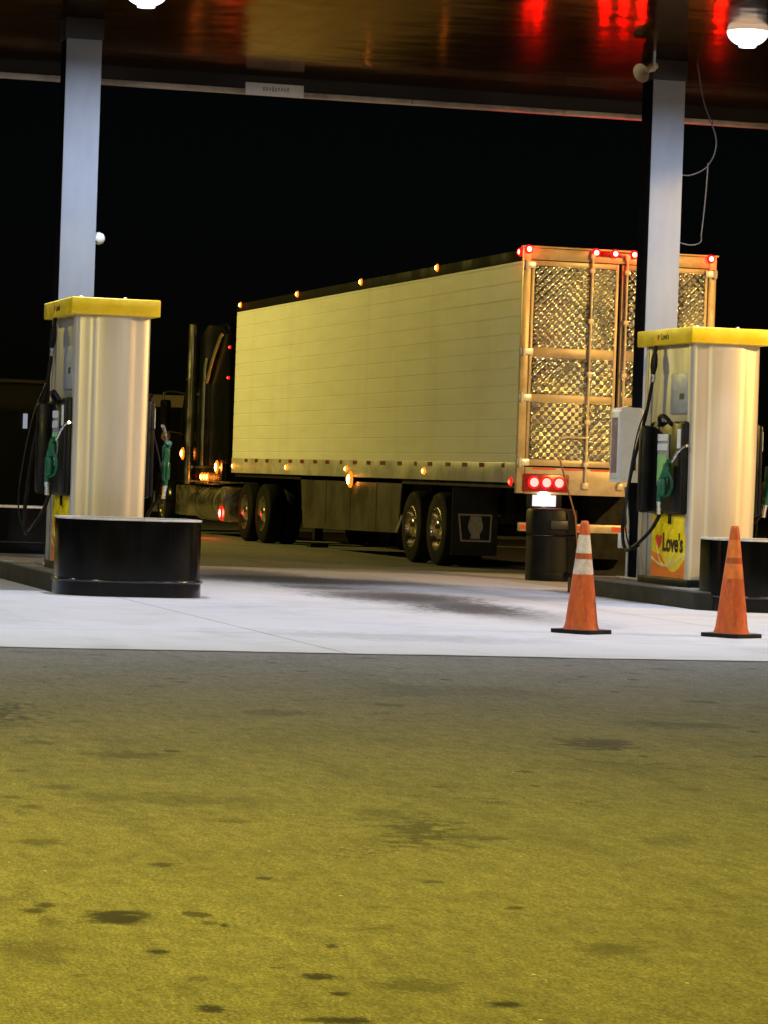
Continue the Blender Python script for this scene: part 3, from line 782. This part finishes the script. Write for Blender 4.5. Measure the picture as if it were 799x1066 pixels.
for sg in (-1, 1):
    xs = sorted((sg * .022, sg * 1.205))
    d = obj('door', box(xs[0], xs[1], .0, .05, 1.42, 4.05), 'frame', tr)
    # bright edge trim and hinge bands
    bm = B()
    e0, e1 = sorted((sg * 1.205, sg * 1.165)); c0, c1 = sorted((sg * .022, sg * .062))
    bm_box(bm, e0, e1, -.012, -.001, 1.42, 4.05, .003); bm_box(bm, c0, c1, -.012, -.001, 1.42, 4.05, .003)
    m0, m1 = sorted((sg * .064, sg * 1.163))
    for z0, z1 in ((1.42, 1.50), (2.24, 2.34), (2.81, 2.94), (3.985, 4.05)): bm_box(bm, m0, m1, -.012, -.001, z0, z1, .003)
    obj('door_trim', bm, 'frame', d)
    for z0, z1 in ((1.502, 2.238), (2.342, 2.808), (2.942, 3.983)):
        obj('quilted_panel', quilt(m0, m1, z0, z1, .012), 'quilt', d, 75)
    for z in (1.46, 2.29, 2.88, 3.99):
        a, b = sorted((sg * 1.325, sg * 1.16)); bm = bm_box(B(), a, b, -.045, -.021, z - .045, z + .045, .008)
        bm_tube(bm, [(sg * 1.29, -.05, z - .06), (sg * 1.29, -.05, z + .06)], .022, 8); obj('hinge', bm, 'hinge', d)
    for x in ((-.40, -.0) if sg < 0 else (.075, .42)):
        if x == -.0: continue
        r = obj('lock_rod', tube([(x, -.055, 1.18), (x, -.055, 4.12)], .017, 10), 'rod', d)
        bm = B()
        for z in (1.45, 2.0, 2.62, 3.3, 3.95): bm_box(bm, x - .035, x + .035, -.075, -.013, z - .03, z + .03, .006)
        bm_box(bm, x - .04, x + .04, -.08, -.031, 1.14, 1.22, .006); bm_box(bm, x - .03, x + .03, -.078, -.019, 4.10, 4.17, .006)
        obj('rod_bracket', bm, 'rod', r)
        bm = bm_tube(B(), [(x, -.085, 1.80), (x + sg * .28, -.09, 1.80), (x + sg * .36, -.085, 1.78)], .014, 8); obj('door_handle', bm, 'rod', r)
# reflective pieces on the sill
bm = B()
for x in (-1.0, -.62, -.22, .2, .6, 1.0): bm_box(bm, x, x + .2, -.036, -.031, 1.405 - .03, 1.395 + .0)
for x in (-1.12, -.72, -.33, .1, .5, .9): bm_box(bm, x, x + .24, -.034, -.031, 1.43 - .06, 1.43 - .035)
obj('sill_tape', bm, 'tape_bright', rf)
# marker lights along the rear header
def lens(par, name, c, r, m_, axis='y', sg=-1, dep=.04, base=True):
    ring = 'red_halo' if m_.startswith('red') else 'amber_halo'  # outer zone of each lens carries the imitated halo
    r2 = r * 1.7
    bm = bm_lathe(B(), [(r2, 0), (r2 * .95, sg * dep * .4), (r * .98, sg * dep * .7), (r * .62, sg * dep * .95), (0, sg * dep)], 18, axis, c, mat_idx=[1, 1, 0, 0])
    return obj(name, bm, [m_, ring], par, 60)
for x in (-1.27, -.36, -.10, .16, .42, 1.22):
    lens(rf, 'marker_light', (x, -.05 if abs(x) < 1.1 else -.052, 4.185), .034, 'red_lamp')
obj('header_housing', box(-.42, .24 + .26, -.049, -.019, 4.14, 4.205, .006), 'lamp_housing', rf)
lens(tr, 'side_marker_light', (-HW - .006, .16, 4.16), .034, 'red_lamp', 'x')
# clusters of three tail lamps
for sg in (-1, 1):
    a, b = sorted((sg * 1.235, sg * .62))
    bx = obj('tail_light_box', box(a, b, -.05, -.031, 1.085, 1.315, .01), 'lamp_housing', rf)
    for k in range(3):
        x = sg * (1.095 - .168 * k)
        bm = bm_lathe(B(), [(.08, 0), (.078, -.012), (.058, -.022), (0, -.026)], 20, 'y', (x, -.051, 1.205), mat_idx=[1, 1, 0]); obj('tail_lamp', bm, ['tail_lamp', 'red_halo'], bx, 60)
lens(tr, 'side_marker_light', (-HW - .006, .24, 1.20), .032, 'red_lamp_soft', 'x')
# plate with its lamp
obj('plate_bracket', box(-1.16, -.70, -.02, .03, .88, 1.05, .005), 'chassis', rf)
pl = obj('licence_plate', box(-1.10, -.78, -.030, -.022, .90, 1.045, .004), 'plate', rf)
obj('plate_lamp', bm_lathe(B(), [(.09, 0), (.085, -.02), (.05, -.04), (0, -.045)], 20, 'y', (-.95, -.031, 1.0)), 'plate_lamp', rf, 60)
# under-run bumper
bp = obj('bumper', box(-1.26, 1.22, -.03, .07, .575, .685, .008), 'frame', tr)
bm = B()
for k in range(4): bm_box(bm, -1.25 + .62 * k, -.95 + .62 * k, -.0345, -.0302, .60, .66)
obj('bumper_tape', bm, 'tape_bright', bp)
for x in (-.78, .78): obj('bumper_post', box(x - .07, x + .07, -.0, .06, .688, 1.052, .005), 'frame', bp)

# running gear
def wheel(par, x, y, sg, r=.51, w=.27, front=False):
    """sg: which side faces out"""
    prof = [(.30, -w / 2), (r - .05, -w / 2), (r - .015, -w / 2 + .02), (r, -w / 2 + .05), (r, w / 2 - .05), (r - .015, w / 2 - .02), (r - .06, w / 2), (.30, w / 2 - .01)]
    ty = obj('tyre', bm_lathe(B(), prof, 48, 'x'), 'tyre', None, 40)
    o = w / 2 * sg
    if front: pr = [(.30, -o * .9), (.305, o * .9), (.285, o * .95), (.27, o * .75), (.19, o * .9), (.11, o * 1.05), (.10, o * 1.35), (.07, o * 1.45), (0, o * 1.45)]
    else: pr = [(.30, -o * .9), (.305, o * .95), (.288, o * 1.0), (.275, o * .6), (.26, o * .2), (.17, o * .12), (.13, o * .2), (.125, o * .85), (.10, o * 1.0), (0, o * 1.02)]
    bm = bm_lathe(B(), pr, 40, 'x')
    nb = 10
    for k in range(nb):
        a = 2 * PI * k / nb; c = (0, .215 * math.cos(a), .215 * math.sin(a))
        bm_lathe(bm, [(.022, o * .1), (.022, o * (.45 if not front else 1.05)), (.0, o * (.5 if not front else 1.1))], 8, 'x', c)
    h = bpy.data.objects.new('wheel', None); COL.objects.link(h); h.parent = par; h.location = (x, y, r)
    ty.parent = h; obj('rim', bm, 'rim', h, 40)
    return h
for y in (3.60, 4.86):
    for sg in (-1, 1):
        wheel(tr, sg * 1.165, y, sg); wheel(tr, sg * .84, y, sg)
    obj('axle', tube([(-1.1, y, .51), (1.1, y, .51)], .075, 12), 'chassis', tr)
bm = B()
for sg in (-1, 1):
    bm_box(bm, sg * .55 - .06, sg * .55 + .06, 2.6, 6.2, .72, 1.115)
    bm_box(bm, sg * .55 - .05, sg * .55 + .05, 3.2, 5.2, .58, .70)
obj('bogie_frame', bm, 'chassis', tr)
for sg in (-1, 1):
    c = -.97 if sg < 0 else .97
    fl = obj('mud_flap', box(c - .33, c + .33, 2.84, 2.852, .17, 1.1), 'rubber', tr)
    bm = B()
    if sg < 0:
        cx = c; zc = .55; w2 = .235; y = 2.838
        P = [(cx - w2 - .01, zc + .19), (cx + w2 + .01, zc + .19), (cx + w2 - .0, zc - .19), (cx - w2 + .035, zc - .19)]
        Q = [(cx - w2 + .016, zc + .167), (cx + w2 - .014, zc + .167), (cx + w2 - .022, zc - .167), (cx - w2 + .058, zc - .167)]
        for k in range(4):
            k2 = (k + 1) % 4
            bm.faces.new([bm.verts.new((p[0], y, p[1])) for p in (P[k], P[k2], Q[k2], Q[k])])
        obj('flap_border', bm, 'flap_edge', fl)
        prof = [(.075, .16), (.085, .12), (.105, .05), (.107, .02), (.10, -.02), (.075, -.07), (.06, -.09), (.07, -.15)]
        poly = [(cx + .01 + a, zc + b) for a, b in prof] + [(cx + .01 - a, zc + b) for a, b in prof[::-1]]
        bm = B(); bm.faces.new([bm.verts.new((p[0], y - .001, p[1])) for p in poly]); obj('flap_emblem', bm, 'flap_edge', fl)
# side skirt, landing legs, amber lamps
for sg in (-1, 1):
    bm = B(); x = sg * 1.24
    v = [bm.verts.new(p) for p in ((x, 5.75, .40), (x, 5.6, 1.185), (x, 11.6, 1.185), (x, 11.35, .34))]
    f = bm.faces.new(v); ext = bmesh.ops.extrude_face_region(bm, geom=[f]); bmesh.ops.translate(bm, vec=(-sg * .02, 0, 0), verts=[q for q in ext['geom'] if isinstance(q, bmesh.types.BMVert)])
    sk = obj('side_skirt', bm, 'skirt', tr)
    bm = B()
    for y in (6.9, 8.4, 9.9): bm_box(bm, min(x, x + sg * .004), max(x, x + sg * .004), y, y + .02, .42, 1.15)
    obj('skirt_rib', bm, 'chassis', sk)
    lg = B(); bm_box(lg, sg * .75 - .07, sg * .75 + .07, 12.2, 12.34, .12, 1.115); bm_box(lg, sg * .75 - .15, sg * .75 + .15, 12.12, 12.42, .0, .06)
    obj('landing_leg', lg, 'chassis', tr)
for y in (3.93, 7.95, 11.95, 16.1): lens(tr, 'amber_marker_light', (-HW - .006, y, 4.16), .032, 'amber_lamp', 'x')
for y in (4.25, 8.45, 12.30, 16.25): lens(tr, 'amber_marker_light', (-HW - .006, y, 1.31), .032, 'amber_lamp', 'x')
lens(tr, 'turn_lamp', (-HW - .001, 8.2, 1.15), .075, 'amber_bright', 'x', dep=.06)
obj('turn_lamp_bracket', box(-HW + .0, -HW + .05, 8.14, 8.26, 1.09, 1.188), 'chassis', tr)
obj('mud_bracket', tube([(-1.27, 5.42, .66), (-1.27, 5.70, .42)], .018, 8), 'hinge', tr)

# ------------------------------------------------------------------ tractor
ta = thing('truck_tractor', 'black sleeper truck with chrome stacks pulling the white trailer', 'truck', (13.86, 55.3, 0))
bm = B()
for sg in (-1, 1): bm_box(bm, sg * .43 - .05, sg * .43 + .05, -3.1, 7.4, .72, 1.0)
obj('chassis_frame', bm, 'chassis', ta)
obj('fifth_wheel', bm_lathe(B(), [(0, 1.01), (.5, 1.01), (.5, 1.08), (0, 1.1)], 24, c=(0, -1.8, 0)), 'chassis', ta)
for y in (-2.43, -1.1):
    for sg in (-1, 1):
        wheel(ta, sg * 1.13, y, sg); wheel(ta, sg * .81, y, sg)
    obj('drive_axle', tube([(-1.1, y, .51), (1.1, y, .51)], .09, 12), 'chassis', ta)
for sg in (-1, 1): wheel(ta, sg * 1.06, 6.35, sg, front=True)
# sleeper with raked roof
poly = [(1.0, .95), (3.7, .95), (3.7, 3.45), (3.2, 3.82), (2.6, 3.92), (1.25, 3.92), (1.0, 3.78)]
bm = bm_extrude_poly(B(), poly, -1.2, 1.2, 'x')
bmesh.ops.bevel(bm, geom=list(bm.edges), offset=.07, segments=3, affect='EDGES'); sl = obj('sleeper', bm, 'cab', ta, 50)
obj('sleeper_trim', box(-1.207, -1.203, 1.15, 3.6, 1.25, 1.29), 'chrome', sl)
obj('sleeper_window', box(-1.208, -1.202, 2.7, 3.3, 2.3, 2.75), 'glass', sl)
poly = [(3.702, .95), (5.35, .95), (5.35, 2.15), (4.75, 3.05), (4.0, 3.3), (3.702, 3.3)]
bm = bm_extrude_poly(B(), poly, -1.12, 1.12, 'x'); bmesh.ops.bevel(bm, geom=list(bm.edges), offset=.05, segments=3, affect='EDGES'); cb = obj('cab', bm, 'cab', ta, 50)
for sg in (-1, 1):
    poly = [(3.95, 2.15), (5.1, 2.15), (4.72, 2.85), (4.0, 2.95)]
    a, b = sorted((sg * 1.118, sg * 1.126)); obj('side_window', bm_extrude_poly(B(), poly, a, b, 'x'), 'glass', cb)
    dr = obj('door_seam', box(*sorted((sg * 1.121, sg * 1.124)), 3.9, 3.92, 1.1, 3.1), 'chassis', cb)
bm = B(); bm.faces.new([bm.verts.new(p) for p in ((-.98, 5.33, 2.2), (.98, 5.33, 2.2), (.92, 4.79, 3.02), (-.92, 4.79, 3.02))]); bmesh.ops.translate(bm, vec=(0, .02, .015), verts=bm.verts)
obj('windscreen', bm, 'glass', cb)
poly = [(5.352, 1.0), (7.35, .85), (7.4, 1.0), (7.4, 1.75), (7.2, 1.92), (5.352, 2.12)]
bm = bm_extrude_poly(B(), poly, -.85, .85, 'x'); bmesh.ops.bevel(bm, geom=list(bm.edges), offset=.06, segments=3, affect='EDGES'); hd = obj('hood', bm, 'cab', ta, 50)
obj('grille', box(-.6, .6, 7.40, 7.44, .95, 1.72, .02), 'chrome', hd)
obj('front_bumper', box(-1.2, 1.2, 7.3, 7.55, .35, .78, .05), 'chrome', ta)
for sg in (-1, 1):
    bm = B(); P = []
    for k in range(13):
        a = PI * k / 12; P.append((6.35 + .66 * math.cos(a), .55 + .62 * math.sin(a)))
    bm = B(); A = [[bm.verts.new((sg * x, p[0], p[1])) for p in P] for x in (.86, 1.22)]
    for k in range(12): bm.faces.new((A[0][k], A[0][k + 1], A[1][k + 1], A[1][k]))
    f = obj('fender', bm, 'cab', ta, 50); f.modifiers.new('s', 'SOLIDIFY').thickness = .03
    obj('headlight', bm_lathe(B(), [(.1, 7.3), (.1, 7.42), (.06, 7.45), (0, 7.455)], 16, 'y', (sg * 1.0, 0, 1.05)), 'glass', ta, 50)
# side extenders and stacks
for sg in (-1, 1):
    a, b = sorted((sg * 1.215, sg * 1.19))
    obj('side_extender', bm_extrude_poly(B(), [(.45, 1.35), (.998, 1.35), (.998, 3.75), (.75, 3.7)], a, b, 'x'), 'cab', ta)
    st = obj('exhaust_stack', tube([(sg * 1.33, 3.35, .95), (sg * 1.33, 3.35, 3.2), (sg * 1.33, 3.35, 3.72), (sg * 1.35, 3.27, 3.97)], .085, 18), 'chrome', ta, 50)
    obj('air_intake', tube([(sg * 1.27, 2.45, 1.3), (sg * 1.27, 2.45, 3.1), (sg * 1.25, 2.4, 3.3)], .045, 14), 'chrome', ta, 50)
    bm = B()
    for z in (1.5, 2.9): bm_tube(bm, [(sg * 1.33, 3.35, z), (sg * 1.33, 3.35, z + .03)], .094, 18)
    obj('stack_clamp', bm, 'rim', st)
    obj('roof_rail', tube(smooth_path([(sg * 1.25, 2.3, 2.86), (sg * 1.26, 1.85, 3.25), (sg * 1.25, 1.35, 3.62), (sg * 1.22, 1.2, 3.74)], 5), .05, 12), 'chrome', sl, 50)
    tk = obj('fuel_tank', bm_lathe(B(), [(0, .72), (.28, .72), (.33, .76), (.33, 3.36), (.28, 3.4), (0, 3.4)], 32, 'y', (sg * .97, 0, .62)), 'tank', ta, 40)
    bm = B()
    for y in (1.3, 2.8): bm_lathe(bm, [(.337, y), (.337, y + .07)], 32, 'y', (sg * .97, 0, .62))
    obj('tank_strap', bm, 'chrome', tk)
    obj('tank_step', box(*sorted((sg * 1.0, sg * 1.33)), 1.5, 2.6, .955, .985, .006), 'chrome', tk)
    fr_ = obj('rear_fairing', box(*sorted((sg * .72, sg * 1.30)), .35, .70, .30, .93, .05), 'tank', ta)
    obj('fairing_plate', box(*sorted((sg * .7, sg * 1.31)), .3, 3.3, .99, 1.02, .008), 'tank', ta)
    # mirror
    mr = obj('mirror', box(*sorted((sg * 1.42, sg * 1.62)), 4.72, 4.84, 1.95, 2.55, .04), 'cab', ta)
    obj('mirror_arm', bm_tube(bm_tube(B(), smooth_path([(sg * 1.12, 4.9, 2.68), (sg * 1.4, 4.82, 2.72), (sg * 1.55, 4.8, 2.68), (sg * 1.55, 4.8, 2.5)], 5), .022, 8), [(sg * 1.12, 4.9, 1.9), (sg * 1.5, 4.8, 1.95)], .018, 8), 'chrome', mr)
    obj('convex_mirror', bm_lathe(B(), [(0, -.02), (.09, -.02), (.10, .01), (0, .05)], 16, 'y', (sg * 1.5, 4.76, 1.85)), 'chrome', mr)
    obj('grab_handle', tube([(sg * 1.27, 3.62, 1.15), (sg * 1.27, 3.62, 2.55)], .024, 8), 'chrome', ta)
for y in (1.95, 2.2, 2.45): lens(ta, 'amber_step_light', (-1.26, y, 1.09), .05, 'amber_lamp', 'x')
lens(ta, 'orange_side_lamp', (-1.24, 1.3, 1.28), .075, 'amber_orange', 'x')
lens(ta, 'red_side_lamp', (-1.31, .52, .45), .075, 'red_lamp', 'x')
lens(ta, 'turn_lamp', (-1.30, 4.05, 1.52), .07, 'amber_orange', 'x', dep=.05)
obj('turn_lamp_mount', box(-1.30, -1.12, 4.0, 4.1, 1.44, 1.60, .01), 'chrome', ta)
lens(ta, 'amber_marker_light', (-1.215, .62, 3.45), .018, 'red_lamp_soft', 'x'); lens(ta, 'amber_marker_light', (-1.215, .66, 2.9), .018, 'red_lamp_soft', 'x')
lens(ta, 'red_step_light', (-1.28, 3.5, 1.1), .035, 'red_lamp_soft', 'x')
obj('battery_box', box(-1.28, -.8, 3.45, 4.7, .35, .92, .03), 'tank', ta)

# ------------------------------------------------------------------ far lot
t = thing('far_building', 'low dark building with a pale lit fascia beyond the truck', 'building', (17.5, 88, 0))
obj('wall', box(-4, 12, 0, 8, 0, 2.95), 'building', t)
obj('roof_fascia', box(-4.1, 12.1, -.2, 8.2, 2.953, 3.3, .02), 'fascia_pale', t)
obj('door', box(-1.2, -.2, -.03, -.002, 0, 2.1), 'dark_slot', t)
t = thing('dark_shed', 'dim flat roofed shed behind the left pump', 'shed', (8, 74, 0))
obj('wall', box(-6, 6, 0, 6, 0, 3.1), 'building', t)
obj('roof_edge', box(-6.2, 6.2, -.2, 6.2, 3.102, 3.2, .02), 'skirt', t)
obj('wall_lamp', box(3.8, 3.9, -.06, -.003, 2.05, 2.4, .01), 'label_grey_glow', t)

# ------------------------------------------------------------------ sodium lamp posts standing around the lot
def lamp_post(base, h, head, aim, lens_m, size, label):
    t = thing('lamp_post', label, 'lamp post', base, 0, 'yellow sodium lamps of the lot')
    hx, hy = head[0] - base[0], head[1] - base[1]
    obj('pole', bm_lathe(B(), [(0, 0), (.2, 0), (.2, .05), (.10, .1), (.07, h + .1), (0, h + .1)], 16), 'post', t, 40)
    obj('arm', tube([(0, 0, h), (hx, hy, h + .12)], .04, 8), 'post', t)
    c = Vector((hx, hy, h)); z = (Vector(base) + c - Vector(aim)).normalized()
    x = Vector((0, 0, 1)).cross(z).normalized(); y = z.cross(x)
    R = Matrix((x, y, z)).transposed().to_4x4(); R.translation = c
    a, b = size
    bm = bm_box(B(), -a * .65, a * .65, -b * .65, b * .65, .004, .16, .03); bmesh.ops.transform(bm, matrix=R, verts=bm.verts); hd = obj('lamp_head', bm, 'post', t)
    bm = B(); bm.faces.new([bm.verts.new(R @ Vector(p)) for p in ((-a / 2, -b / 2, 0), (-a / 2, b / 2, 0), (a / 2, b / 2, 0), (a / 2, -b / 2, 0))])
    me = bpy.data.meshes.new('lamp_lens'); bm.to_mesh(me); bm.free(); me.materials.append(M[lens_m])
    o = bpy.data.objects.new('lamp_lens', me); COL.objects.link(o); o.parent = hd
    return t
lamp_post((-5.0, 8.6, 0), 8.2, (-.6, 8.6, 0), (3.2, 10.5, 0), 'sodium_a', (.5, .32), 'sodium lamp post at the left of the asphalt')
lamp_post((22.5, 22.5, 0), 7.0, (21.2, 23.2, 0), (13.9, 38.7, 2.6), 'sodium_b', (.5, .34), 'orange lamp post to the right of the canopy')
lamp_post((-1.0, 56.0, 0), 8.0, (1.2, 56.0, 0), (12.5, 52.0, 1.5), 'sodium_c', (.5, .34), 'sodium lamp post across the drive from the truck')

# ------------------------------------------------------------------ night sky, faint moon
W = bpy.data.worlds.new('World'); SC.world = W; W.use_nodes = True
nt = W.node_tree; bg = nt.nodes['Background']
sky = nt.nodes.new('ShaderNodeTexSky'); sky.sky_type = 'NISHITA'; sky.sun_disc = False
sky.sun_elevation = math.radians(25); sky.sun_rotation = math.radians(200)
nt.links.new(sky.outputs[0], bg.inputs[0]); bg.inputs[1].default_value = .0002
sun = bpy.data.lights.new('moon', 'SUN'); sun.energy = .004; sun.angle = math.radians(.5); sun.color = (1, .95, .88)
so = bpy.data.objects.new('moon', sun); COL.objects.link(so); so.rotation_euler = (math.radians(65), 0, math.radians(200))

# ------------------------------------------------------------------ camera
F = 3300.; RHO = .034; PIT = 37.4 / 3300; PHI = math.radians(15.6)
cam = bpy.data.cameras.new('camera'); co_ = bpy.data.objects.new('camera', cam); COL.objects.link(co_)
cam.sensor_fit = 'VERTICAL'; cam.sensor_height = 24.; cam.lens = 24. * F / 1066.
cam.clip_start = .1; cam.clip_end = 4000
fwd0 = Vector((math.sin(PHI), math.cos(PHI), 0)); right0 = Vector((math.cos(PHI), -math.sin(PHI), 0)); up0 = Vector((0, 0, 1))
fwd = fwd0 * math.cos(PIT) - up0 * math.sin(PIT); up1 = up0 * math.cos(PIT) + fwd0 * math.sin(PIT)
r = right0 * math.cos(RHO) + up1 * math.sin(RHO); u = -right0 * math.sin(RHO) + up1 * math.cos(RHO)
mt = Matrix((r, u, -fwd)).transposed().to_4x4(); mt.translation = (0, 0, 1.22)
co_.matrix_world = mt
SC.camera = co_
SC.view_settings.view_transform = 'Standard'; SC.view_settings.look = 'None'; SC.view_settings.exposure = 0; SC.view_settings.gamma = 1
SC.cycles.use_denoising = True
SC.cycles.max_bounces = 8
SC.cycles.sample_clamp_indirect = 6
